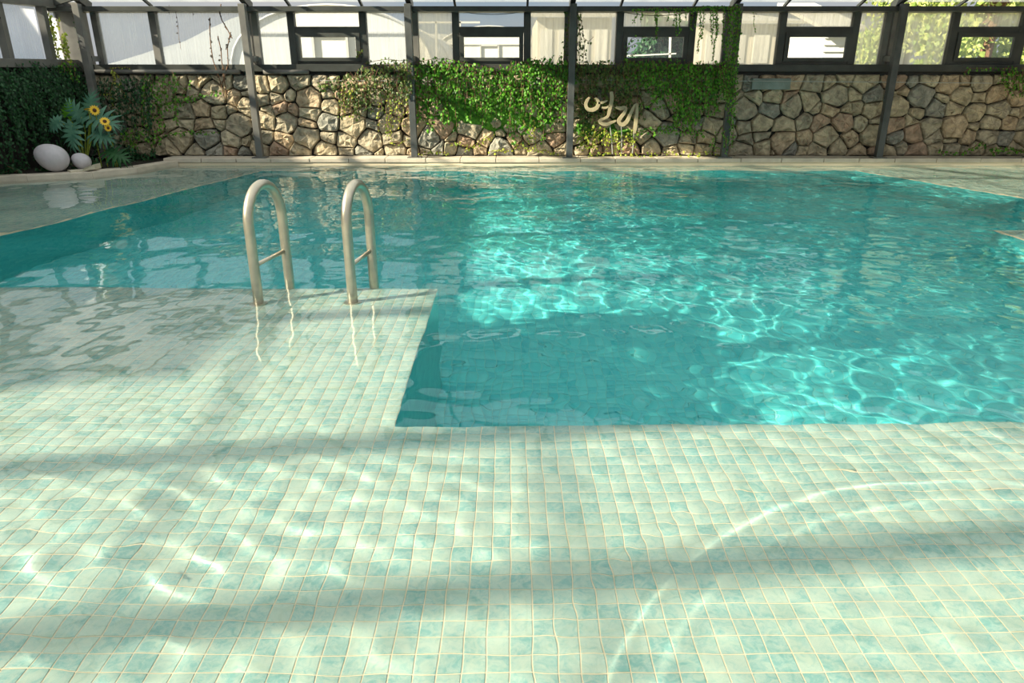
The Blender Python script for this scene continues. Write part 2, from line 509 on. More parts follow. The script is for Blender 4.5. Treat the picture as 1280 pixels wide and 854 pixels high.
# planter ground behind the slanting coping
pl = [(-7.4, 7.42), (-5.95, 7.69), (-5.25, 7.87), (-4.76, 8.13), (-4.48, 8.49), (-4.30, 9.05), (-4.30, 9.42), (-7.4, 9.42)]
pm = MB(); n = len(pl)
pm.add([(x, y, -.2) for x, y in pl] + [(x, y, .048) for x, y in pl], [tuple(range(n, 2 * n))] + [(i, (i + 1) % n, (i + 1) % n + n, i + n) for i in range(n)])
tag(pm.build('ground_planter', M['soil']), kind='structure')

# stones of the wall: power-diagram cells inset and bulged
def clip(poly, nx_, ny_, c):
    out = []
    for i in range(len(poly)):
        p, q_ = poly[i], poly[(i + 1) % len(poly)]
        dp = p[0] * nx_ + p[1] * ny_ - c; dq = q_[0] * nx_ + q_[1] * ny_ - c
        if dp <= 0: out.append(p)
        if (dp < 0) != (dq < 0) and abs(dp - dq) > 1e-9:
            t = dp / (dp - dq); out.append((p[0] + (q_[0] - p[0]) * t, p[1] + (q_[1] - p[1]) * t))
    return out
stone_cols = [((.54,.45,.31),(.30,.26,.18)), ((.46,.40,.29),(.25,.225,.17)), ((.55,.43,.29),(.32,.25,.17)), ((.36,.345,.29),(.20,.20,.17)), ((.48,.34,.24),(.28,.21,.15)), ((.58,.50,.35),(.34,.30,.22))]
stone_m = [mottled('wall_stone', a, b, 13, 0.9, .03, 22, spec=.1) for a, b in stone_cols]
rs = random.Random(5)
pts = []
rowz = [.15, .31, .47, .64, .80, .965]
for ri, z in enumerate(rowz):
    x = -5.35 + rs.uniform(0, .2)
    while x < 6.7:
        wd = rs.choice([.14, .17, .20, .24, .28, .35])
        pts.append((x + wd / 2, z + rs.uniform(-.05, .05), (wd - .22) * .10))
        x += wd
pts = pts[:]
SX0, SX1, SZ0, SZ1 = -5.5, 6.9, .08, 1.055
ns = 0
for i, (px_, pz_, w1) in enumerate(pts):
    poly = [(max(SX0, px_ - .4), SZ0), (min(SX1, px_ + .4), SZ0), (min(SX1, px_ + .4), SZ1), (max(SX0, px_ - .4), SZ1)]
    for j, (qx, qz, w2) in enumerate(pts):
        if i == j or abs(qx - px_) > .6: continue
        nx_, ny_ = qx - px_, qz - pz_
        d2 = (qx * qx + qz * qz) - (px_ * px_ + pz_ * pz_) + w1 - w2
        poly = clip(poly, 2 * nx_, 2 * ny_, d2)
        if len(poly) < 3: break
    if len(poly) < 3: continue
    cx = sum(p[0] for p in poly) / len(poly); cz = sum(p[1] for p in poly) / len(poly)
    # resample the outline to 12 points, rounded
    per = []
    for k in range(len(poly)):
        a, b = poly[k], poly[(k + 1) % len(poly)]
        m_ = max(1, int(math.hypot(b[0] - a[0], b[1] - a[1]) / .05))
        for t in range(m_): per.append((a[0] + (b[0] - a[0]) * t / m_, a[1] + (b[1] - a[1]) * t / m_))
    per = [per[int(k * len(per) / 13)] for k in range(13)] if len(per) > 13 else per
    for _ in range(1 if rs.random() < .35 else 0):
        per = [((per[k - 1][0] + 4 * per[k][0] + per[(k + 1) % len(per)][0]) / 6, (per[k - 1][1] + 4 * per[k][1] + per[(k + 1) % len(per)][1]) / 6) for k in range(len(per))]
    size = min(max(p[0] for p in per) - min(p[0] for p in per), max(p[1] for p in per) - min(p[1] for p in per))
    if size < .05: continue
    proud = rs.uniform(.045, .10)
    rings = []
    tx, tz = rs.uniform(-.12, .12), rs.uniform(-.12, .12)
    for inset, dep in ((.003, 0), (.007, .55), (.020, .88)):
        ring = []
        for (a, b) in per:
            l = math.hypot(a - cx, b - cz) or 1
            s_ = max(.2, 1 - inset / l)
            a2, b2 = cx + (a - cx) * s_, cz + (b - cz) * s_
            nn = noise.noise(Vector((a2 * 9, b2 * 9, i)))
            ring.append((a2, 9.42 - (proud * dep + .02) - (nn * .034 + tx * (a2 - cx) + tz * (b2 - cz)) * (dep > 0), b2))
        rings.append(ring)
    inner = [(cx + (a - cx) * .5, 9.40 - proud - noise.noise(Vector((a * 14, b * 14, i))) * .05 - tx * (a - cx) * .5 - tz * (b - cz) * .5, cz + (b - cz) * .5) for a, b in per]
    rings.append(inner)
    k = len(per)
    vv = [p for r_ in rings for p in r_] + [(cx, 9.395 - proud - rs.uniform(-.008, .012), cz)]
    ff = []
    for r_ in range(3):
        for t in range(k): ff.append((r_ * k + t, r_ * k + (t + 1) % k, (r_ + 1) * k + (t + 1) % k, (r_ + 1) * k + t))
    for t in range(k): ff.append((3 * k + t, 3 * k + (t + 1) % k, 4 * k))
    mi = 0
    g_ = (px_ + 5.4) / 12
    mi = rs.choices(range(6), weights=(4, 3, 2, 1.5 + (px_ > 2.8) * 2, .7, 3 - 1.5 * (px_ > 2.8)))[0]  # greyer stones picked on the right to stand in for shade there
    so = MB().add(vv, ff).build('stone', stone_m[mi], wall_back, smooth=False)
    ns += 1
print('stones', ns)
slabm = MB().box(W(940, 100, 9.3).x, 9.27, W(940, 112, 9.3).z, W(988, 100, 9.3).x, 9.42, W(940, 98, 9.3).z)
slabm.build('concrete_block', M['concrete'], wall_back, bevel=.006)

# posts
for k in range(-3, 4):
    xx = .71 + 1.916 * k
    if k == 3: xx = 6.46
    c = empty('steel_column', (xx, 9.12, .085)); tag(c, kind='structure')
    def loc(o): o.location = (-xx, -9.12, -.085); return o
    loc(MB().box(xx - .039, 9.08, .085, xx + .039, 9.16, EZ + .02).build('post', M['steel'] if k < -1 else M['steel_shaded'], c, bevel=.004))  # posts further right take a darker steel in place of shade
    loc(MB().box(xx - .085, 9.05, .085, xx + .085, 9.19, .097).build('base_plate', M['steel'], c))
    loc(MB().box(xx - .04, 9.166, 1.20, xx + .04, 9.40, 1.26).build('bracket', M['steel'], c))

# sill, black strip for the shaded gap, eaves beam of the far wall
zs0, zs1 = W(640, 89.5, 9.3).z, W(640, 80.5, 9.3).z
tag(MB().box(-5.35, 9.30, zs0, 8.1, 9.46, zs1).build('trim_1', M['steel_dark'], bevel=.004), kind='structure')
tag(MB().box(-5.30, 9.36, 1.04, 8.0, 9.45, zs0 + .002).build('trim_2', M['gap_shade']), kind='structure')
ez0, ez1 = W(640, 14.5, 9.2).z, W(640, 8, 9.2).z
tag(MB().box(-5.5, 9.16, ez0, 8.1, 9.44, ez1).build('trim_3', M['steel_dark'], bevel=.004), kind='structure')
# long grey rollers lying under the sill on the stones
for a, b, lab in ((102, 300, 'long grey metal roller lying on the stone wall top left of the first full post'), (330, 386, 'short grey metal roller lying on the stone wall top right of the first full post')):
    p1, p2 = W(a, 92.5, 9.29), W(b, 91.5, 9.29)
    p1.z = p2.z = 1.083
    o = MB().tube([p1, p2], .027, 12).build('roller', M['steel'], smooth=True)
    tag(o, lab, 'roller')
p = MB().tube([W(400, 101, 9.25), W(520, 101, 9.25), W(790, 100, 9.25), W(1240, 104, 9.25)], .0045, 6).build('support_wire', M['pipe'])
tag(p, 'thin pale wire strung level across the upper stones behind the ivy', 'wire')

# far glazing: mullions, transoms, tilting sashes, panes
GY = 9.38
z_b, z_t = zs1 - .005, ez0 + .005
def gx(px): return (W(px, 45, GY)).x
mull = {0: [195], 1: [366, 455], 2: [570, 659], 3: [774, 864], 4: [976, 1067], 5: [1190, 1276]}
posts = [.71 + 1.916 * k for k in range(-3, 3)] + [6.46]
def pane(x0, x1, z0, z1, m, parent, y=GY + .02):
    return MB().box(x0, y, z0, x1, y + .004, z1).build('pane', m, parent)
z_tr0, z_tr1 = W(500, 41, GY).z, W(500, 33.5, GY).z
z_s0, z_s1 = W(500, 76.5, GY).z, W(500, 41, GY).z
for i in range(6):
    w = empty('window_%d' % (i + 1), (posts[i], GY, z_b)); tag(w, kind='structure')
    def ad(o): o.location = (-posts[i], -GY, -z_b); return o
    x0, x1 = posts[i] + .045, posts[i + 1] - .045
    ms = [gx(m_) for m_ in mull[i]]
    steel = M['steel'] if i == 0 else M['steel_dark']
    for m_ in ms:
        ad(MB().box(m_ - .042, GY - .04, z_b, m_ + .042, GY + .05, z_t).build('mullion', steel, w, bevel=.003))
    for m_, sgn in ((x0, 1), (x1, -1)):
        ad(MB().box(m_ - .035, GY - .03, z_b, m_ + .035, GY + .05, z_t).build('jamb', M['steel'], w))
    if i == 0:
        ad(pane(x0 + .02, ms[0] - .042, z_b, z_t, M['pane_milky'], w)); ad(pane(ms[0] + .042, x1 - .02, z_b, z_t, M['pane_milky'], w))
        continue
    a, b = ms
    pm_ = M['pane_milky'] if i < 2 else M['pane_hazy']
    ad(pane(x0 + .02, a - .042, z_b, z_t, pm_, w))
    if i < 5: ad(pane(b + .042, x1 - .02, z_b, z_t, pm_, w))
    ad(MB().box(a, GY - .035, z_tr0, b, GY + .05, z_tr1).build('transom', M['steel_dark'], w))
    ad(pane(a + .042, b - .042, z_tr1, z_t, pm_ if i > 2 else M['pane_clear'], w))
    # sash: frame, clear pane
    fx0, fx1 = a + .046, b - .046
    sf = MB(); fw = .05
    sf.box(fx0, GY - .055, z_s0, fx1, GY - .01, z_s0 + fw * .8); sf.box(fx0, GY - .055, z_s1 - fw, fx1, GY - .01, z_s1)
    sf.box(fx0, GY - .055, z_s0 + fw * .8, fx0 + fw, GY - .01, z_s1 - fw); sf.box(fx1 - fw, GY - .055, z_s0 + fw * .8, fx1, GY - .01, z_s1 - fw)
    so = ad(sf.build('sash', M['steel_dark'], w))
    sp = MB().box(fx0 + fw, GY - .03, z_s0 + fw * .8, fx1 - fw, GY - .026, z_s1 - fw).build('pane', M['pane_clear'], so)
    ad(MB().box(a, GY - .03, z_b, b, GY + .05, z_s0).build('sash_sill', M['steel_dark'], w))
tag(MB().box(-5.42, 9.28, 1.0, -5.10, 9.42, EZ + .05).build('corner_column', M['steel'], bevel=.004), kind='structure')
# cable slung behind the glass
for a, b, yy, sag, lab in ((573, 657, 14, 4, 'thin black cable sagging across the pane above the second tilting sash'), (778, 862, 15, 4.5, 'thin black cable sagging behind the hanging fronds above the third tilting sash'),
                      (980, 1066, 11, 4.5, 'thin black cable sagging across the pane above the fourth tilting sash'), (1195, 1278, 11, 5, 'thin black cable sagging across the green pane above the rightmost tilting sash')):
    pp = [W(a + (b - a) * t / 10, yy + sag * 4 * (t / 10) * (1 - t / 10), 9.335) for t in range(11)]
    tag(MB().tube(pp, .004, 5).build('cable', M['cable']), lab, 'cable')

# left glazing
lsz0, lsz1 = 1.13, 1.215
def LW(y, off, z): return Vector((lwx(y) + off, y, z))
tag(MB().bar(LW(9.3, .02, 1.175), LW(-1.4, .02, 1.175), .16, .09).build('trim_4', M['steel'], bevel=.004), kind='structure')
tag(MB().bar(LW(9.3, -.02, EZ + .03), LW(-1.4, -.02, EZ + .03), .16, .10).build('trim_5', M['steel'], bevel=.004), kind='structure')
w = empty('window_7', (0, 0, 0)); tag(w, kind='structure')
ym = [9.0, 8.4, 7.45, 6.5, 5.55, 4.6, 3.65, 2.7, 1.75, .8, -.15, -1.1]
for i, yy in enumerate(ym):
    MB().bar(LW(yy, 0, 1.2), LW(yy, 0, EZ), .08, .08, Vector((0, 1, 0))).build('mullion', M['steel'], w)
ye = [9.3] + ym
for a, b in zip(ye, ye[1:]):
    vv = [LW(a - .04, -.05, 1.2), LW(b + .04, -.05, 1.2), LW(b + .04, -.05, EZ), LW(a - .04, -.05, EZ)]
    v2 = [p_ + Vector((-.004, 0, 0)) for p_ in vv]
    MB().add(vv + v2, [(0,1,2,3),(7,6,5,4),(0,4,5,1),(1,5,6,2),(2,6,7,3),(3,7,4,0)]).build('pane', M['pane_clear'] if b < 8 else M['pane_milky'], w)
# right glazing (out of frame, seen only in the water)
w = empty('window_8', (0, 0, 0)); tag(w, kind='structure')
for k in range(12):
    yy = 9.3 - k * .95
    MB().box(8.02, yy - .04, 1.10, 8.12, yy + .04, EZ).build('mullion', M['steel_dark'], w)
    if k < 11: MB().box(8.07, yy - .91, 1.10, 8.075, yy - .04, EZ).build('pane', M['pane_milky'], w)

# roof: hipped glass roof rising from the eaves
def roofz(x, y):
    d = min(9.40 - y, (x - lwx(y)), 8.1 - x)
    return EZ + .06 + .34 * max(0, min(d, 3.6))
ceil = empty('ceiling', (0, 0, EZ)); tag(ceil, kind='structure')
def cad(o): o.location = (0, 0, -EZ); return o
gxs = sorted([.71 + 1.916 * k for k in range(-3, 4)] + [gx(m_) for v_ in mull.values() for m_ in v_ if m_ < 1270] + [7.3, 8.1])
gxs = [g_ for g_ in gxs if g_ < 8.11]
gys = [9.40, 9.15, 7.2, 5.8, 4.4, 3.0, 1.6, .2, -.6, -1.4]
for gx_ in gxs:
    main = any(abs(gx_ - (.71 + 1.916 * k)) < .01 for k in range(-3, 4))
    ptsr = [Vector((gx_, yy, roofz(gx_, yy))) for yy in gys if gx_ > lwx(yy) - .01]
    for a, b in zip(ptsr, ptsr[1:]):
        cad(MB().bar(a - Vector((0, 0, .05)), b - Vector((0, 0, .05)), .06 if main and a.y > 5.9 else .025, .09 if main and a.y > 5.9 else .03).build('rafter', M['steel_dark'], ceil))
for gy_ in gys[1:]:
    xa = [lwx(gy_)] + [g_ for g_ in gxs if g_ > lwx(gy_) + .2]
    prs = [Vector((xx, gy_, roofz(xx, gy_))) for xx in xa]
    mb = MB()
    for a, b in zip(prs, prs[1:]): mb.bar(a - Vector((0, 0, .04)), b - Vector((0, 0, .04)), .10 if gy_ < 5 else .05, .10 if gy_ < 5 else .07)
    cad(mb.build('purlin', M['steel_dark'], ceil))
for ya, yb in zip(gys, gys[1:]):
    xa = [min(lwx(ya), lwx(yb))] + [g_ for g_ in gxs if g_ > max(lwx(ya), lwx(yb)) + .25]
    for x0, x1 in zip(xa, xa[1:]):
        vv = [(x0, ya, roofz(x0, ya)), (x1, ya, roofz(x1, ya)), (x1, yb, roofz(x1, yb)), (x0, yb, roofz(x0, yb))]
        v2 = [(a, b, c + .004) for a, b, c in vv]
        mbp = MB().add(vv + v2, [(0,1,2,3),(7,6,5,4),(0,4,5,1),(1,5,6,2),(2,6,7,3),(3,7,4,0)])
        solid = (ya == 9.15 and x0 > -1.35)  # opaque sheets added to shade the wall and dim the water's reflections
        cad(mbp.build('roof_sheet' if solid else 'pane', M['sheet'] if solid else M['pane_roof'], ceil))

# ------------------------------------------------------------------ pool ladder
lad = empty('pool_ladder', (-1.07, 3.75, -.18)); tag(lad, 'stainless steel pool ladder with two arched handrails at the shelf edge', 'ladder')
def lo(o): o.location = (1.07, -3.75, .18); return o
rails = [((-1.345, 3.63), (-1.258, 3.905)), ((-.845, 3.63), (-.782, 3.905))]
for (fx, fy), (bx, by) in rails:
    d = Vector((bx - fx, by - fy, 0)); half = d.length / 2; mid = Vector(((fx + bx) / 2, (fy + by) / 2, 0)); u = d.normalized()
    ap = .545
    pts_ = [Vector((fx, fy, LZ))] + [Vector((fx, fy, z)) for z in (-.05, .08, .2, .3)]
    z0_ = .36
    for t in range(0, 21):
        a = math.pi * t / 20
        pts_.append(mid - u * half * math.cos(a) + Vector((0, 0, z0_ + (ap - z0_) * math.sin(a))))
    pts_ += [Vector((bx, by, z)) for z in (.28, .1, -.1, -.3, -.6, -1.05)]
    rail = lo(MB().tube(pts_, .0265, 16).build('handrail', M['tube'], lad, smooth=True)); receive(rail)
    a = Vector((fx, fy, .145)); b = Vector((bx, by, .165))
    MB().tube([a, b], .011, 10).build('brace', M['tube'], rail, smooth=True)
    fl = MB().tube([Vector((fx, fy, LZ)), Vector((fx, fy, LZ + .012))], .047, 18).build('flange', M['tube'], rail); receive(fl)
for z in (-.40, -.66, -.92):
    a = Vector((*rails[0][1], z)); b = Vector((*rails[1][1], z))
    lo(MB().bar(a, b, .075, .02).build('step', M['tube'], lad))

# ------------------------------------------------------------------ plants
def add_leaf(V_, F_, p, size, nrm, up):
    """a folded four-triangle leaf hanging from p"""
    side = nrm.cross(up).normalized()
    a = p; b = p - up * size
    m_ = p - up * size * .42
    fold = nrm * size * .16
    n = len(V_)
    V_ += [a, m_ + side * size * .42 - fold, b, m_ - side * size * .42 - fold, m_]
    F_ += [(n, n + 4, n + 1), (n + 4, n + 2, n + 1), (n, n + 3, n + 4), (n + 4, n + 3, n + 2)]

def rvec(r_):
    return Vector((r_.uniform(-1, 1), r_.uniform(-1, 1), r_.uniform(-1, 1)))

def plant(name, label, cat, strands, leafm, stemm=None, size=.034, spacing=.022, group=None, seed=1, face=Vector((0, -1, .25)), spread=.02, stem_r=.003, base=None):
    r_ = random.Random(seed)
    V_, F_ = [], []
    st = MB()
    for s_ in strands:
        s_ = [Vector(p) for p in s_]
        st.tube([p + Vector((0, .006, 0)) for p in s_], stem_r, 4)
        for a, b in zip(s_, s_[1:]):
            ln = (b - a).length; n = max(1, int(ln / spacing))
            for i in range(n):
                p = a.lerp(b, (i + r_.random()) / n) + rvec(r_) * spread
                up = (Vector((0, 0, 1)) + rvec(r_) * .7).normalized()
                nn = (face + rvec(r_) * .9).normalized()
                add_leaf(V_, F_, p, size * r_.uniform(.6, 1.25), nn, up)
    b0 = base or strands[0][0]
    e = empty(name, b0); tag(e, label, cat, group)
    mb = MB(); mb.v = [tuple(p - Vector(b0)) for p in V_]; mb.f = F_
    fo_ = mb.build('foliage', leafm, e); fo_['kind'] = 'stuff'
    st.v = [tuple(Vector(p) - Vector(b0)) for p in st.v]
    sm0 = st.build('stem', stemm or M['twig'], e)
    if len(strands) > 1: sm0['kind'] = 'stuff'
    return e

def hang(px, y0, y1, D, r_, sway=4, n=7):
    out = []; x = px; dd = r_.uniform(-sway, sway)
    for i in range(n):
        t = i / (n - 1)
        out.append(W(x + dd * t + r_.uniform(-1, 1) * sway * .35, y0 + (y1 - y0) * t, D + r_.uniform(-.02, .02)))
    return out
def run(pp, D): return [W(x, y, D) for x, y in pp]
def mass(x0, x1, ytop, ybot, n, D, seed, sway=5):
    """n strands hanging between x0 and x1; ytop, ybot are functions of t in 0..1"""
    r_ = random.Random(seed); out = []
    for i in range(n):
        t = (i + r_.random()) / n
        a = ytop(t) + r_.uniform(-3, 5); b = ybot(t) * 1.0
        b = a + (b - a) * r_.uniform(.45, 1.0)
        out.append(hang(x0 + (x1 - x0) * t, a, b, D + r_.uniform(-.05, .03), r_, sway))
    return out
def interp(*pts_):
    def f_(t):
        for (a, ya), (b, yb) in zip(pts_, pts_[1:]):
            if t <= b: return ya + (yb - ya) * (t - a) / (b - a)
        return pts_[-1][1]
    return f_
cst = lambda c: (lambda t: c)
VD = 9.20
# creeper in the left part of the wall
st = mass(178, 224, cst(94), interp((0, 165), (.5, 178), (1, 150)), 12, VD, 1) + mass(150, 200, interp((0, 165), (1, 150)), cst(192), 16, VD, 2) \
    + [run([(205, 135), (222, 125), (240, 119), (262, 116), (276, 113)], VD), run([(205, 130), (225, 122), (250, 121), (272, 115)], VD), run([(210, 138), (228, 128), (245, 123)], VD),
       run([(205, 168), (220, 165), (240, 163), (258, 164), (272, 166)], VD), run([(212, 170), (235, 165), (262, 166)], VD), run([(214, 88), (222, 102), (232, 112)], VD), run([(240, 100), (232, 112), (226, 120)], VD),
       run([(180, 90), (186, 108), (196, 120)], VD)]
plant('creeper', 'green creeper climbing the dark left part of the stone wall with leafy side runners', 'creeper', st, M['leaf'], seed=3, size=.036)
plant('hanging_vine', 'sunlit yellow vine dangling down the stones beside the sunflowers', 'vine',
      [run([(140, 86), (143, 98), (138, 112), (141, 128), (139, 140), (141, 152)], VD), run([(140, 86), (150, 98), (152, 112), (158, 122)], VD), run([(138, 90), (146, 104), (150, 122)], VD), run([(128, 117), (134, 116), (139, 122)], VD)] +
      [run([(136, 85), (150, 84), (163, 84)], 9.27)], M['leaf_gold'], seed=4, size=.027, spacing=.018, spread=.012)
plant('creeper', 'dark leafy creeper added to darken the stones in the far left corner', 'creeper', mass(102, 190, cst(98), interp((0, 185), (.5, 190), (1, 178)), 34, 9.2, 101, 5), M['leaf_dark'], seed=102, size=.036, spacing=.02, spread=.03, stemm=M['dark_stem'])  # dark foliage massed here in place of the corner's shade
# dried vine over the left pane
st = [run(p_, 9.27) for p_ in ([(280, 122), (277, 108), (272, 92), (266, 75), (263, 55), (262, 38), (262, 22)], [(277, 108), (281, 92), (277, 78), (276, 62), (272, 45)],
      [(276, 5), (274, 15), (277, 25), (283, 35), (290, 48)], [(279, 100), (285, 80), (284, 60), (288, 40)], [(283, 118), (280, 100), (278, 85)])]
plant('dried_vine', 'withered brown vine with curled leaves climbing across the second pane from the corner', 'vine', st, M['dead'], seed=5, size=.03, spacing=.034, spread=.01, stem_r=.006)
st = [run(p_, 9.27) for p_ in ([(218, 10), (222, 28), (223, 45), (226, 62)],)] + [run([(211, 6), (211, 18)], 9.27), run([(240, 8), (241, 20)], 9.27)]
plant('dried_vine', 'sparse withered tendrils dangling in front of the second pane just right of its mullion', 'vine', st, M['dead'], seed=6, size=.02, spacing=.04, spread=.006, stem_r=.002)
st = [run(p_, 9.25) for p_ in ([(90, 18), (94, 30), (98, 45), (99, 60)], [(94, 18), (98, 32), (103, 46)], [(92, 25), (100, 50), (103, 70)])]
plant('hanging_vine', 'dark fine tendrils hanging beside the corner column over the first pane', 'vine', st, M['leaf_dark'], seed=7, size=.02, spacing=.022, spread=.012, stem_r=.002)
st = [run(p_, 9.02) for p_ in ([(72, 22), (74, 35)], [(78, 42), (80, 55), (84, 66), (87, 78)], [(76, 45), (79, 60), (83, 75)], [(80, 40), (83, 55), (86, 70)])] + [run([(62, 18), (66, 40), (71, 62), (75, 78)], 9.05), run([(60, 14), (63, 30), (68, 50)], 9.05)]
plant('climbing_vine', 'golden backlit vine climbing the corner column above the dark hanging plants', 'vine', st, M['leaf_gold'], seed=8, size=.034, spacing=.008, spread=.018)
plant('climbing_vine', 'bright green tuft sprawling over the corner of the left sill', 'vine', mass(55, 92, cst(78), interp((0, 84), (1, 105)), 12, 9.0, 9), M['leaf'], seed=9, size=.034, spacing=.016)

# ivy mass in the second bay
st = mass(398, 515, interp((0, 102), (.25, 96), (.45, 84), (1, 78)), interp((0, 112), (.15, 120), (.4, 150), (.55, 140), (1, 142)), 42, VD, 10, 6) + mass(425, 460, cst(112), cst(150), 10, VD, 11, 5) \
    + [run([(455, 80), (470, 76), (485, 74), (500, 76), (512, 74)], 9.28), run([(450, 86), (480, 80), (508, 80)], 9.26)]
plant('ivy', 'olive green ivy cascading over the sill and stones left of the second full post', 'ivy', st, M['leaf_olive'], seed=12, size=.038, spacing=.019, spread=.03)
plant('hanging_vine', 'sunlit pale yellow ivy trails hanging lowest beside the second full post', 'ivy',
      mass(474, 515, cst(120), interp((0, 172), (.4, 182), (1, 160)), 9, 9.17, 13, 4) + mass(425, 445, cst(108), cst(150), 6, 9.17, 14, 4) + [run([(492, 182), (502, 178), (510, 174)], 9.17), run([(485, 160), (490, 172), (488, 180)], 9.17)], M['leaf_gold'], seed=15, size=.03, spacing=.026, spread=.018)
plant('climbing_vine', 'narrow column of ivy wound round the top of the second full post', 'ivy', [run([(508, 74), (509, 88), (511, 100), (512, 112), (512, 122)], 9.06), run([(512, 76), (514, 95), (514, 118)], 9.06), run([(506, 85), (507, 100), (509, 120)], 9.06)], M['leaf_olive'], seed=16, size=.035, spacing=.012, spread=.022)
# ivy, third bay (between second and third full posts)
st = mass(518, 640, interp((0, 80), (1, 84)), interp((0, 172), (.3, 164), (.7, 158), (1, 150)), 62, VD, 20, 6) + [run([(520, 78), (540, 74), (560, 74), (585, 80), (600, 82)], 9.27)] \
    + mass(525, 565, cst(76), cst(100), 12, 9.24, 21)
plant('ivy', 'dense bright green ivy curtain right of the second full post', 'ivy', st, M['leaf'], seed=22, size=.038, spacing=.017, spread=.035)
st = mass(636, 712, interp((0, 76), (1, 78)), interp((0, 178), (.35, 186), (.6, 176), (1, 150)), 34, VD, 23, 6) + mass(655, 712, cst(72), cst(112), 16, 9.2, 24, 9) \
    + [run([(662, 72), (676, 78), (690, 90), (704, 110)], 9.15), run([(665, 82), (682, 88), (694, 104)], 9.15)]
plant('ivy', 'green ivy with long leafy shoots left of the middle post', 'ivy', st, M['leaf'], seed=25, size=.04, spacing=.019, spread=.035)
plant('ground_ivy', 'low yellow green ivy sprigs along the wall foot left of the middle post', 'ivy',
      [run([(610, 190), (630, 187), (650, 185), (672, 188), (700, 190)], 9.2), run([(595, 184), (606, 176), (618, 168)], 9.2), run([(580, 188), (596, 180), (606, 170)], 9.2), run([(560, 180), (575, 178), (590, 184)], 9.2), run([(640, 178), (655, 182), (660, 190)], 9.2), run([(520, 192), (545, 189), (560, 192)], 9.2), run([(655, 150), (660, 165), (664, 185)], 9.17), run([(668, 150), (668, 170), (672, 186)], 9.17)], M['leaf_gold'], seed=26, size=.034, spacing=.02, spread=.022)
# fourth bay: around the letters
st = mass(716, 800, cst(78), interp((0, 108), (.3, 112), (.6, 118), (1, 122)), 50, VD, 30, 5) + mass(700, 745, cst(120), cst(170), 12, 9.24, 31, 5) + mass(722, 800, cst(104), cst(160), 34, 9.25, 33, 6)
plant('ivy', 'green ivy garland hanging above the wooden letters', 'ivy', st, M['leaf_olive'], seed=32, size=.036, spacing=.018, spread=.03)
st = mass(782, 850, interp((0, 76), (1, 76)), interp((0, 112), (.5, 128), (1, 142)), 46, VD, 34, 3) + mass(846, 908, cst(78), interp((0, 158), (.3, 168), (.6, 155), (1, 130)), 44, 9.15, 35, 3)
plant('ivy', 'vivid green ivy strands trailing down the wall right of the wooden letters', 'ivy', st, M['leaf'], seed=36, size=.036, spacing=.016, spread=.025)
st = [run([(782, 168), (800, 165), (820, 162), (845, 164), (870, 168), (880, 166)], 9.2), run([(800, 130), (820, 134), (838, 132), (850, 138)], 9.2), run([(815, 170), (835, 160), (850, 150), (860, 140)], 9.2), run([(805, 160), (830, 158), (855, 160), (880, 164)], 9.2)] + mass(840, 868, cst(135), cst(166), 8, 9.18, 37)
plant('ground_ivy', 'bright ivy runners creeping across the stones right of the wooden letters', 'ivy', st, M['leaf'], seed=38, size=.034, spacing=.014, spread=.025)
st = mass(718, 800, cst(162), cst(192), 22, 9.18, 40, 8) + [run([(720, 186), (745, 180), (760, 172), (775, 165)], 9.15), run([(735, 192), (765, 190), (800, 192), (850, 191), (900, 190)], 9.15), run([(752, 160), (765, 168), (785, 172)], 9.15)]
plant('ground_ivy', 'low leafy ivy growing at the wall foot beneath the wooden letters', 'ivy', st, M['leaf_gold'], seed=41, size=.036, spacing=.022, spread=.03)
st = [run([(x0, 12), (x0 + 2, 30), (x0 + d_, 55), (x0 + d_ - 2, 76)], 9.25) for x0, d_ in ((712, -4), (709, -3), (722, 4), (725, 6), (722, 2))] + [run([(730, 48), (736, 52), (742, 46)], 9.25), run([(722, 55), (730, 62), (733, 70)], 9.25)]
plant('climbing_vine', 'loose ivy climbing the upper part of the middle post', 'ivy', st, M['leaf_olive'], seed=42, size=.032, spacing=.022, spread=.03)
plant('climbing_vine', 'small ivy sprig across the left side of the third tilting sash', 'ivy', [run([(783, 66), (786, 54), (790, 48), (797, 46)], 9.28), run([(782, 60), (788, 58), (795, 54)], 9.28), run([(795, 48), (802, 47), (808, 46)], 9.28), run([(780, 72), (786, 66), (792, 68)], 9.28)], M['leaf'], seed=43, size=.03, spacing=.02, spread=.025)
plant('climbing_vine', 'tiny ivy sprig at the right edge of the first tilting sash', 'ivy', [run([(444, 62), (449, 66), (448, 72)], 9.28), run([(446, 70), (452, 66), (454, 62)], 9.28)], M['leaf_olive'], seed=44, size=.032, spacing=.016, spread=.02)
# fern-like hanging plant at the eaves and over the fourth full post
st = [run([(790, 12), (820, 10), (850, 11), (880, 8), (915, 9), (928, 12)], 9.1), run([(860, 12), (885, 8), (925, 8)], 9.08)]
rr_ = random.Random(50)
for x0, ln, s_ in ((796, 18, -8), (803, 16, -7), (820, 32, 0), (822, 38, -3), (836, 16, -3), (844, 22, -5), (850, 30, 2), (846, 34, 0), (872, 22, -6), (866, 28, -3), (880, 38, -4), (876, 55, -8), (889, 30, 2), (892, 45, -3), (895, 65, -10), (897, 36, 0), (905, 52, 0), (858, 14, 2)):
    st.append(hang(x0, 10, 10 + ln, 9.1, rr_, 1, 5)); st[-1][-1].x += s_ * .004; st[-1][-2].x += s_ * .003
plant('hanging_fern', 'feathery green fronds hanging from the eaves beam over the third tilting sash', 'fern', st, M['leaf'], seed=51, size=.022, spacing=.007, spread=.012)
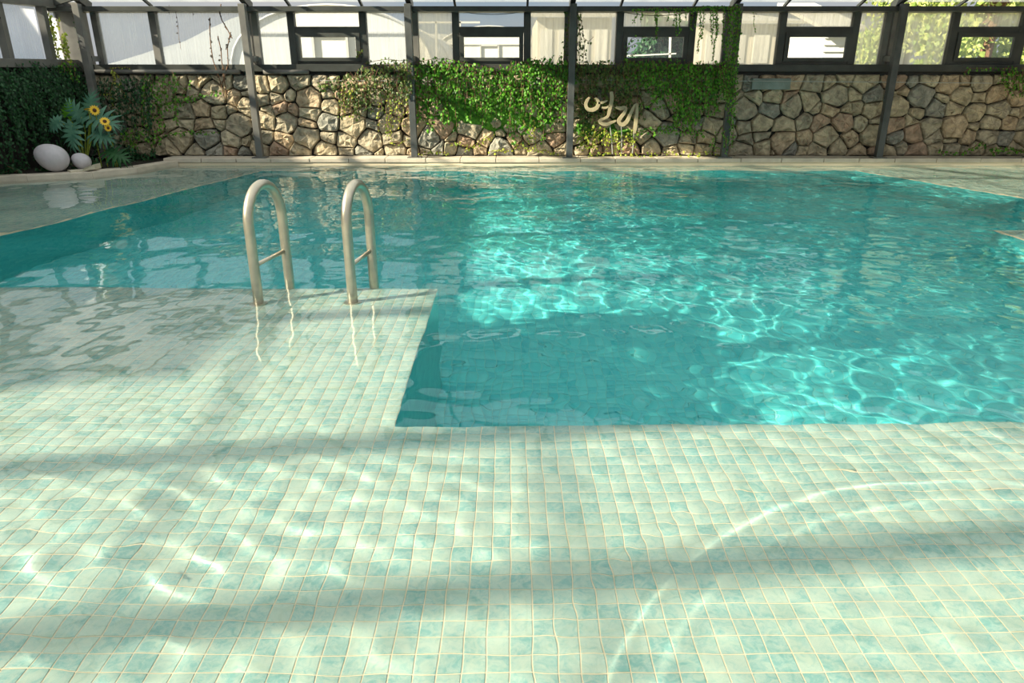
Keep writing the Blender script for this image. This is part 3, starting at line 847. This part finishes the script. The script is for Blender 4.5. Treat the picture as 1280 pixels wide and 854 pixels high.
st = [run([(x0, 8), (x0 - 1, 35), (x0 - 3, 65), (x0 - 5, 95), (x0 - 7, y1)], 9.03) for x0, y1 in ((914, 130), (918, 150), (921, 165), (925, 120), (911, 110), (923, 185), (916, 140))] + mass(898, 918, cst(85), cst(128), 9, 9.05, 52, 3) + [run([(907, 170), (908, 180), (906, 192)], 9.03), run([(904, 160), (909, 178)], 9.03), run([(898, 180), (893, 188)], 9.1), run([(896, 165), (890, 180), (888, 190)], 9.1)]
plant('hanging_fern', 'thick green fronds wrapping the fourth full post from eaves to pool edge', 'fern', st, M['leaf'], seed=53, size=.026, spacing=.010, spread=.028)
plant('hanging_vine', 'single thin frond dangling over the pane right of the fourth full post', 'vine', [run([(941, 10), (943, 20), (942, 30), (945, 40)], 9.28), run([(943, 9), (945, 18)], 9.28)], M['leaf'], seed=54, size=.022, spacing=.014, spread=.008, stem_r=.002)
# right end
st = [run([(1206, 92), (1212, 86), (1225, 85), (1245, 86), (1262, 85), (1272, 84)], 9.25), run([(1208, 95), (1206, 90), (1214, 84)], 9.22)] + mass(1252, 1284, cst(86), interp((0, 112), (.5, 128), (1, 130)), 16, 9.2, 60, 3)
plant('ivy', 'green ivy clump hanging at the right end of the stone wall', 'ivy', st, M['leaf'], seed=61, size=.032, spacing=.018, spread=.025)
st = [run([(1205, 191), (1218, 184), (1228, 180), (1236, 184), (1250, 186), (1284, 188)], 9.2), run([(1212, 190), (1222, 180), (1230, 178)], 9.2), run([(1240, 188), (1262, 184), (1284, 191)], 9.2), run([(1240, 191), (1262, 188), (1284, 189)], 9.18), run([(1170, 188), (1180, 190), (1205, 191)], 9.2)]
plant('ground_ivy', 'low green ivy along the wall foot at the right end', 'ivy', st, M['leaf'], seed=62, size=.032, spacing=.014, spread=.025)
# moss sheet in the ivy
def moss(name, label, px0, px1, py0, py1, seed):
    mb = MB(); nx_, nz_ = 26, 12
    for j in range(nz_ + 1):
        for i in range(nx_ + 1):
            p = W(px0 + (px1 - px0) * i / nx_, py0 + (py1 - py0) * j / nz_, 9.26)
            e_ = min(i, nx_ - i) / 4; f_ = min(j, nz_ - j) / 3
            k_ = min(1, e_) * min(1, f_)
            nn = noise.noise(Vector((p.x * 5, p.z * 5, seed)))
            mb.v.append((p.x + .03 * noise.noise(Vector((p.x * 9, p.z * 9, 3))), 9.40 - k_ * (.10 + .11 * nn), p.z))
    for j in range(nz_):
        for i in range(nx_): a = j * (nx_ + 1) + i; mb.f.append((a, a + nx_ + 1, a + nx_ + 2, a + 1))
    o = mb.build(name, M['moss'], wall_back, smooth=True)
    tag(o, kind='stuff')
moss('moss', 'vivid green moss sheet on the stones behind the ivy curtain', 535, 705, 104, 168, 2)
moss('moss', 'green moss on the stones under the wooden letters', 712, 800, 148, 176, 5)

# dark curtain of hanging plants on the left wall, in three bunches
def lw_mass(ya, yb, n, seed, zb=.12, off=.07):
    r_ = random.Random(seed); out = []
    for i in range(n):
        yy = ya + (yb - ya) * (i + r_.random()) / n
        z0_, z1_ = 1.14 + r_.uniform(-.10, .06), max(zb, r_.uniform(.1, .75))
        o_ = off + r_.uniform(0, .16); pp = []
        sw = r_.uniform(-.1, .1)
        for k in range(7):
            t = k / 6
            pp.append(LW(yy + sw * t, .03 + (o_ + .05 * math.sin(t * 2.5)) * min(1, .3 + t * 2.2), z0_ + (z1_ - z0_) * t))
        out.append(pp)
    return out
fc = Vector((.8, -.6, .25))
plant('hanging_plant', 'dark green trailing plant curtain at the far left edge of the picture', 'plant', lw_mass(7.1, 8.05, 60, 70), M['leaf_dark'], seed=71, size=.034, spacing=.013, spread=.03, face=fc, stemm=M['dark_stem'])
plant('hanging_plant', 'dark green trailing plant curtain above the larger white egg', 'plant', lw_mass(8.0, 8.75, 60, 72), M['leaf_dark'], seed=73, size=.034, spacing=.013, spread=.03, face=fc, stemm=M['dark_stem'])
plant('hanging_plant', 'short dark trailing plant in the corner behind the big lobed leaves', 'plant', lw_mass(8.7, 9.25, 30, 74), M['leaf_dark'], seed=75, size=.032, spacing=.014, spread=.03, face=fc, stemm=M['dark_stem'])
r_ = random.Random(80); st = []
for i in range(50):
    x = r_.uniform(-6.2, -4.5); ylo = 7.72 if x < -5.3 else 7.72 + (x + 5.3) * .95
    yy = r_.uniform(ylo + .12, 9.2)
    st.append([Vector((x, yy, .05)), Vector((x + r_.uniform(-.12, .12), yy + r_.uniform(-.1, .1), .05 + r_.uniform(.03, .16)))])
plant('ground_cover', 'low dark leafy ground cover around the two white eggs', 'plant', st, M['leaf_dark'], seed=81, size=.045, spacing=.006, spread=.05, face=Vector((.2, -.5, .9)), base=(-5.2, 8.3, .048))

# big lobed leaves
def lobed_leaf(c, tipdir, nrm, length, nl=7, width=.66, wid2=.24):
    """deeply cut leaf: a core with finger lobes to both sides"""
    d = tipdir.normalized(); nrm = (nrm - d * nrm.dot(d)).normalized(); s_ = d.cross(nrm)
    mb = MB()
    def P(u, w_, h=0): return c + d * (u * length) + s_ * (w_ * length) + nrm * (h * length - .18 * length * u * u)
    for sg in (-1, 1):
        for i in range(nl):
            u = -.12 + .95 * i / nl
            ang = R(125 - 105 * i / (nl - 1))
            ln = width * (.55 + .45 * math.sin(math.pi * (i + 1) / (nl + 1)))
            du, dw = math.cos(ang) * ln, math.sin(ang) * ln * sg
            hw = wid2 * .5
            b0, b1 = P(u - hw * .7, 0), P(u + hw * .9, 0)
            m0 = P(u + du * .55 - hw * .9, dw * .55, -.03); m1 = P(u + du * .55 + hw * .7, dw * .55 + hw * .2 * sg, .03)
            t_ = P(u + du, dw, -.10)
            mb.add([b0, b1, m1, t_, m0], [(0, 1, 2, 4), (4, 2, 3)])
    mb.add([P(.7, -.06), P(.7, .06), P(1.0, 0, -.05)], [(0, 1, 2)])
    o = mb
    return o
gp = W(105, 200, 8.5); gp.z = .05
lp = empty('lobed_plant', gp); tag(lp, 'broad plant with deeply cut blue green leaves behind the smaller white egg', 'plant')
specs = [((118, 146), (1, -.1, -.35), .30, 'leaf_blue', (.25, -.9, .5)), ((90, 160), (-.15, -.3, -1), .25, 'leaf_blue', (-.1, -.9, .35)), ((120, 168), (1, -.2, -.25), .24, 'leaf_blue', (.1, -.8, .6)),
         ((100, 145), (-.6, -.2, .7), .20, 'leaf_blue', (-.2, -.9, .3)), ((73, 152), (-.8, -.1, -.4), .16, 'leaf_blue', (-.1, -1, .3)), ((84, 143), (.3, -.2, .8), .15, 'leaf', (0, -1, .2)), ((138, 190), (.9, -.2, -.3), .26, 'leaf_dark', (.1, -.7, .7)), ((112, 136), (.3, -.1, .9), .20, 'leaf_blue', (0, -1, .2))]
for (px, py), dr, ln, mm, nr in specs:
    c_ = W(px, py, 8.42)
    mb = lobed_leaf(c_, Vector(dr), Vector(nr), ln)
    stem_top = c_ - Vector(dr).normalized() * ln * .1
    mb.v = [tuple(Vector(p) - gp) for p in mb.v]
    lf = mb.build('leaf', M[mm], lp)
    mid_ = (gp + stem_top) / 2 + Vector((0, .08, .12))
    sm_ = MB().tube([Vector((0, 0, 0)), mid_ - gp, stem_top - gp], .006, 6).build('stem', M['leaf_gold'] if mm != 'leaf_dark' else M['leaf_dark'], lf)
# sunflowers
for (px, py), nr, rad, lab in (((118, 138), (.9, -.9, .2), .058, 'yellow sunflower facing right, topmost above the cut leaves'), ((131, 152), (.5, -.8, .6), .055, 'yellow sunflower in the middle, right of the cut leaves'), ((135, 160), (.8, -.7, -.1), .042, 'smaller yellow sunflower drooping lowest of the three'), ((110, 137), (-.2, .3, 1.0), .045, 'half hidden yellow sunflower seen edge-on behind the topmost one')):
    c_ = W(px, py, 8.36); nn = Vector(nr).normalized()
    b_ = Vector((c_.x - .05, 8.5, .05))
    e = empty('sunflower', b_); tag(e, lab, 'flower')
    a_ = nn.cross(Vector((0, 0, 1))).normalized(); bb = nn.cross(a_)
    for ring in range(1):
        for k in range(14):
            t = 2 * math.pi * k / 14; dr = a_ * math.cos(t) + bb * math.sin(t); sd_ = nn.cross(dr)
            pv = [c_ + dr * rad * .3 - sd_ * rad * .10, c_ + dr * rad * .7 - sd_ * rad * .17 + nn * .006, c_ + dr * rad * 1.05 + nn * .002, c_ + dr * rad * .7 + sd_ * rad * .17 + nn * .006, c_ + dr * rad * .3 + sd_ * rad * .10]
            MB().add([p - b_ for p in pv], [(0, 1, 2, 3, 4)]).build('petal', M['petal'], e)
    dv = [c_ + (a_ * math.cos(t) + bb * math.sin(t)) * rad * .38 + nn * .006 for t in [k * math.pi / 5 for k in range(10)]] + [c_ + nn * .018]
    MB().add([p - b_ for p in dv], [(k, (k + 1) % 10, 10) for k in range(10)]).build('flower_disc', M['disc'], e)
    MB().tube([Vector((0, 0, 0)), (c_ - b_) * .6 + Vector((-.02, .05, 0)), c_ - b_ - nn * .003], .005, 6).build('stem', M['leaf_gold'], e)

# eggs and slabs
def egg(px, py, D, rx, rz, rot, label):
    c_ = W(px, py, D)
    mb = MB(); n, m_ = 32, 20
    for i in range(m_ + 1):
        ph = math.pi * i / m_
        for k in range(n):
            t = 2 * math.pi * k / n
            x_ = math.sin(ph) * math.cos(t) * rz; y_ = math.sin(ph) * math.sin(t) * rz; z_ = -math.cos(ph) * rx
            s2 = 1 - .13 * (z_ / rx)
            mb.v.append((x_ * s2, y_ * s2, z_))
    for i in range(m_):
        for k in range(n): mb.f.append((i * n + k, i * n + (k + 1) % n, (i + 1) * n + (k + 1) % n, (i + 1) * n + k))
    o = mb.build('white_egg', M['egg'], smooth=True)
    o.rotation_euler = (0, R(rot), 0)
    o.location = (c_.x, D, c_.z)
    bpy.context.view_layer.update()
    zmin = min((o.matrix_world @ v_.co).z for v_ in o.data.vertices)
    o.location.z += .052 - zmin
    tag(o, label, 'ornament')
egg(64, 196, 8.05, .178, .143, -66, 'larger smooth white stone egg lying on its side by the left pool edge')
egg(101, 199, 8.22, .104, .088, -60, 'smaller smooth white stone egg beside the cut leaves')
a, b = W(84, 211, 8.0), W(124, 209.5, 8.25)
sl = MB().bar((a.x, 8.02, .060), (b.x, 8.22, .060), .13, .02).build('stone_slab', M['slab'], bevel=.004); tag(sl, 'flat pale stone slab lying in front of the smaller egg', 'slab')
a = W(103, 206, 8.02); b = W(122, 204, 8.16)
bk = MB(); x0, x1 = a.x, b.x
bk.add([(x0, 7.99, .071), (x1, 8.09, .071), (x1, 8.22, .071), (x0, 8.12, .071), (x0 + .03, 7.995, .10), (x1, 8.09, .13), (x1, 8.215, .13), (x0 + .03, 8.115, .10)], [(3,2,1,0),(4,5,6,7),(0,1,5,4),(1,2,6,5),(2,3,7,6),(3,0,4,7)])
tag(bk.build('stone_block', M['slab'], bevel=.004), 'small wedge shaped pale stone block standing on the flat slab', 'block')

# ------------------------------------------------------------------ wooden letters on the wall
def ZP(x, y, D=9.13): return W(700 + x / 5.333, 80 + y / 5.333, D)
def stroke(mb, pts_, ws, D=9.13, th=.03):
    """flat brush stroke with thickness, through zoomed points"""
    # smooth by Catmull-Rom
    pp = [Vector((*p, 0)) for p in pts_]; out = []; wo_ = []
    for i in range(len(pp) - 1):
        p0, p1, p2, p3 = pp[max(i - 1, 0)], pp[i], pp[i + 1], pp[min(i + 2, len(pp) - 1)]
        for s_ in range(5):
            t = s_ / 5
            out.append(.5 * ((2 * p1) + (p2 - p0) * t + (2 * p0 - 5 * p1 + 4 * p2 - p3) * t * t + (3 * p1 - p0 - 3 * p2 + p3) * t ** 3))
            wo_.append(ws[i] + (ws[i + 1] - ws[i]) * t)
    out.append(pp[-1]); wo_.append(ws[-1])
    rows = []
    for i, p in enumerate(out):
        d = (out[min(i + 1, len(out) - 1)] - out[max(i - 1, 0)]); d.normalize()
        nrm = Vector((-d.y, d.x, 0)) * wo_[i] / 2
        rows.append((p + nrm, p - nrm))
    n0 = len(mb.v)
    for a, b in rows:
        A, B = ZP(a.x, a.y, D), ZP(b.x, b.y, D)
        mb.v += [tuple(A), tuple(B), (A.x, A.y + th, A.z), (B.x, B.y + th, B.z)]
    for i in range(len(rows) - 1):
        o_ = n0 + 4 * i
        mb.f += [(o_, o_ + 4, o_ + 5, o_ + 1), (o_ + 2, o_ + 3, o_ + 7, o_ + 6), (o_, o_ + 2, o_ + 6, o_ + 4), (o_ + 1, o_ + 5, o_ + 7, o_ + 3)]
    e_ = n0 + 4 * (len(rows) - 1)
    mb.f += [(n0, n0 + 1, n0 + 3, n0 + 2), (e_, e_ + 2, e_ + 3, e_ + 1)]
sg = empty('wall_sign', ZP(330, 600)); tag(sg, 'ochre cut-out brush script letters standing before the ivy on the stone wall', 'sign')
def sgo(mb, name, m_):
    b_ = ZP(330, 600); mb.v = [tuple(Vector(p) - b_) for p in mb.v]; return mb.build(name, m_, sg)
mb = MB()
stroke(mb, [(198, 222), (180, 245), (172, 275), (185, 300), (215, 306), (245, 292), (258, 262), (248, 236), (234, 228)], [8, 20, 22, 24, 26, 24, 22, 18, 10])
stroke(mb, [(256, 262), (285, 256), (318, 244)], [14, 16, 8]); stroke(mb, [(280, 290), (305, 292), (330, 280)], [12, 14, 8])
stroke(mb, [(342, 184), (346, 215), (344, 250), (332, 300), (322, 345), (300, 362), (268, 378), (275, 395), (310, 402), (345, 390), (375, 378)], [22, 26, 24, 22, 16, 14, 20, 24, 24, 18, 8])
sgo(mb, 'letter', M['letter'])
mb = MB()
stroke(mb, [(372, 286), (400, 296), (436, 294), (430, 325), (402, 362), (392, 385), (415, 405), (445, 385), (465, 345), (485, 300), (502, 268)], [14, 24, 26, 20, 22, 24, 26, 24, 22, 18, 12])
stroke(mb, [(512, 262), (513, 320), (508, 370), (503, 420), (496, 462)], [20, 20, 24, 22, 14])
sgo(mb, 'letter', M['letter'])
mb = MB()
for a, b in (((332, 400), (350, 600)), ((408, 405), (410, 596)), ((492, 455), (482, 596))):
    mb.tube([ZP(*a, 9.15), ZP((a[0] + b[0]) / 2 + 3, (a[1] + b[1]) / 2, 9.15), ZP(*b, 9.15)], .006, 6)
sgo(mb, 'support_rod', M['pipe'])

# ------------------------------------------------------------------ outside
tag(MB().box(-60, 9.7, .85, 60, 120, .98).build('ground_outside', M['ground']), kind='structure')
tag(MB().box(-60, -40, .5, -8.2, 9.69, .98).build('ground_outside_left', M['ground']), kind='structure')
def hillside(name, cx, D, w_, h_, seed):
    mb = MB(); n = 40
    for i in range(n + 1):
        t = i / n; x = cx - w_ / 2 + w_ * t
        zt = h_ * math.sin(math.pi * t) ** 1.2 * (1 + .25 * noise.noise(Vector((t * 6, seed, 0))))
        mb.v += [(x, D - 12, .9), (x, D, 1 + zt), (x, D + 14, .9)]
    for i in range(n): a = 3 * i; mb.f += [(a, a + 3, a + 4, a + 1), (a + 1, a + 4, a + 5, a + 2)]
    o = mb.build(name, M['hill'], smooth=True); tag(o, kind='structure')
hillside('hill', W(340, 60, 90).x, 90, 40, 5.6, 1)
hillside('hill', W(560, 60, 95).x, 95, 30, 4.2, 4)
# white poly tunnel seen through the first two bays
def tunnel(px, D, hw, h_, depth, label):
    c_ = W(px, 78, D); bx = c_.x; zb = .98
    e = empty('greenhouse', (bx, D, zb)); tag(e, label, 'greenhouse')
    n = 20
    prof = [(-hw * math.cos(math.pi * t / n), h_ * math.sin(math.pi * t / n) ** .8) for t in range(n + 1)]
    mb = MB()
    for dy in (0, depth): mb.v += [(x, dy, z) for x, z in prof]
    mb.f = [(i, i + 1, n + 2 + i, n + 1 + i) for i in range(n)]
    mb.build('film_cover', M['white'], e, smooth=True)
    MB().add([(x, .01, z) for x, z in prof], [tuple(range(n + 1))[::-1]]).build('end_wall', M['white'], e)
    for dy in (0, depth / 2, depth): MB().tube([(x, dy - .02, z + .01) for x, z in prof], .03, 6).build('hoop', M['hoop'], e)
    MB().bar((-hw * .85, -.02, h_ * .62), (hw * .85, -.02, h_ * .62), .03, .03).build('rail', M['hoop'], e)
    dr = MB(); 
    for a, b in (((-.35, 0), (-.35, h_ * .62)), ((.35, 0), (.35, h_ * .62)), ((-.35, h_ * .6), (.35, h_ * .6))): dr.bar((a[0], -.03, a[1]), (b[0], -.03, b[1]), .05, .05, Vector((0, 1, 0)))
    dr.build('door_frame', M['hoop'], e)
tunnel(415, 16, 2.1, 1.35, 9, 'white film tunnel greenhouse behind the first tilting sash')
tunnel(612, 30, 2.4, 1.7, 9, 'distant white film tunnel greenhouse behind the second tilting sash')
# pale sheds behind the middle panes
def shed(px0, px1, D, ytop, dep, label, m_=None, lap=False):
    a, b = W(px0, ytop, D), W(px1, ytop, D); zb = .98
    e = empty('shed', (a.x, D, zb)); tag(e, label, 'building')
    w_, h_ = b.x - a.x, a.z - zb
    MB().box(0, 0, 0, w_, dep, h_).build('wall', m_ or M['render'], e)
    MB().add([(-.15, -.2, h_), (w_ + .15, -.2, h_), (w_ + .15, dep, h_ + .5), (-.15, dep, h_ + .5), (-.15, -.2, h_ + .06), (w_ + .15, -.2, h_ + .06), (w_ + .15, dep, h_ + .56), (-.15, dep, h_ + .56)], [(3,2,1,0),(4,5,6,7),(0,1,5,4),(1,2,6,5),(2,3,7,6),(3,0,4,7)]).build('roof', M['hoop'], e)
    if lap:
        k = 0
        while k * .1 < h_ - .06:
            MB().add([(0, -.03, k * .1), (w_, -.03, k * .1), (w_, 0, k * .1 + .095), (0, 0, k * .1 + .095), (0, 0, k * .1), (w_, 0, k * .1)], [(0, 1, 2, 3), (0, 4, 5, 1), (0, 3, 4), (1, 5, 2)]).build('siding_board', M['white'], e); k += 1
    else:
        for i in range(4):
            MB().box(w_ * (i + .15) / 4, -.03, h_ * .25, w_ * (i + .8) / 4, 0, h_ * .8).build('window', M['white'], e)
shed(672, 765, 19, 22, 5, 'low cream shed behind the panes right of the second tilting sash')
shed(880, 1000, 18, 30, 5, 'low cream shed behind the pane beside the fourth full post')
shed(1032, 1062, 12.5, 38, 2, 'white lap sided hut showing through the fourth tilting sash', M['white'], True)
# thin white rail outside the second bay and third
e = empty('railing', W(545, 75, 13)); tag(e, 'thin pale metal railing outside right of the second full post', 'railing')
b_ = W(545, 75, 13)
for px in (517, 545, 575): MB().bar(Vector((W(px, 78, 13).x, 13, .98)) - b_, W(px, 26, 13) - b_, .03, .03, Vector((0, 1, 0))).build('post', M['hoop'], e)
MB().bar(W(500, 28, 13) - b_, W(600, 28, 13) - b_, .03, .03).build('rail', M['hoop'], e)
e = empty('railing', W(838, 75, 12)); tag(e, 'white pipe railing outside the third tilting sash', 'railing')
b_ = W(838, 75, 12)
MB().bar(Vector((W(838, 78, 12).x, 12, .98)) - b_, W(838, 38, 12) - b_, .03, .03, Vector((0, 1, 0))).build('post', M['white'], e)
MB().bar(W(780, 70, 12) - b_, W(845, 67, 12) - b_, .03, .02).build('rail', M['white'], e)
# unseen blocker added outside on the left: keeps the low sun off the left part of the hall
e = empty('sun_blocker', (-10.5, 3, .98)); tag(e, 'unseen building-shaped sun blocker added outside the left glazing', 'building')
MB().box(-2, -3.6, 0, 1.8, 2.6, 3.5).build('wall', M['render'], e)
MB().box(-2.1, -3.7, 3.5, 1.9, 2.7, 3.6).build('roof', M['sheet'], e)
MB().box(-2, 2.62, 0, 1.8, 4.2, 2.95).build('blocker_wing', M['render'], e)
MB().box(-2, -9, 0, 1.8, -3.62, 1.9).build('blocker_annex', M['render'], e)
# trees
def tree(px, D, h_, rad, seed, label, m_):
    r_ = random.Random(seed); b_ = W(px, 78, D); b_.z = .98
    e = empty('tree', b_); tag(e, label, 'tree')
    tr = MB(); tr.tube([(0, 0, 0), (.05, 0, h_ * .4), (-.05, .1, h_ * .8)], [.10, .08, .03], 8)
    V_, F_ = [], []
    for k in range(26):
        c_ = Vector((r_.uniform(-1, 1) * rad, r_.uniform(-.8, .8) * rad, h_ * r_.uniform(.12, 1)))
        if k < 8: tr.tube([(0, 0, h_ * .35), c_ * .6 + Vector((0, 0, h_ * .1)), c_], [.04, .025, .01], 5)
        for i in range(420):
            d_ = rvec(r_)
            if d_.length > 1: continue
            add_leaf(V_, F_, c_ + d_ * rad * .42, r_.uniform(.07, .13), (Vector((-.3, -.6, .5)) + rvec(r_)).normalized(), (Vector((0, 0, 1)) + rvec(r_)).normalized())
    tr.build('trunk', M['twig'], e)
    mb = MB(); mb.v = [tuple(p) for p in V_]; mb.f = F_
    f_ = mb.build('foliage', m_, e); f_['kind'] = 'stuff'
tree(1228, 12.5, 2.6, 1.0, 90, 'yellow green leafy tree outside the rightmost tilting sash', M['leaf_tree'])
tree(1130, 18, 3.4, 1.0, 91, 'yellow green leafy tree outside behind the last full post', M['leaf_tree'])
tree(1345, 17.0, 3.2, 1.1, 92, 'leafy tree outside beyond the right edge of the last pane', M['leaf_tree'])
tree(826, 14.5, 1.0, .45, 93, 'small grey green bush behind the white pipe railing', M['leaf_dark'])
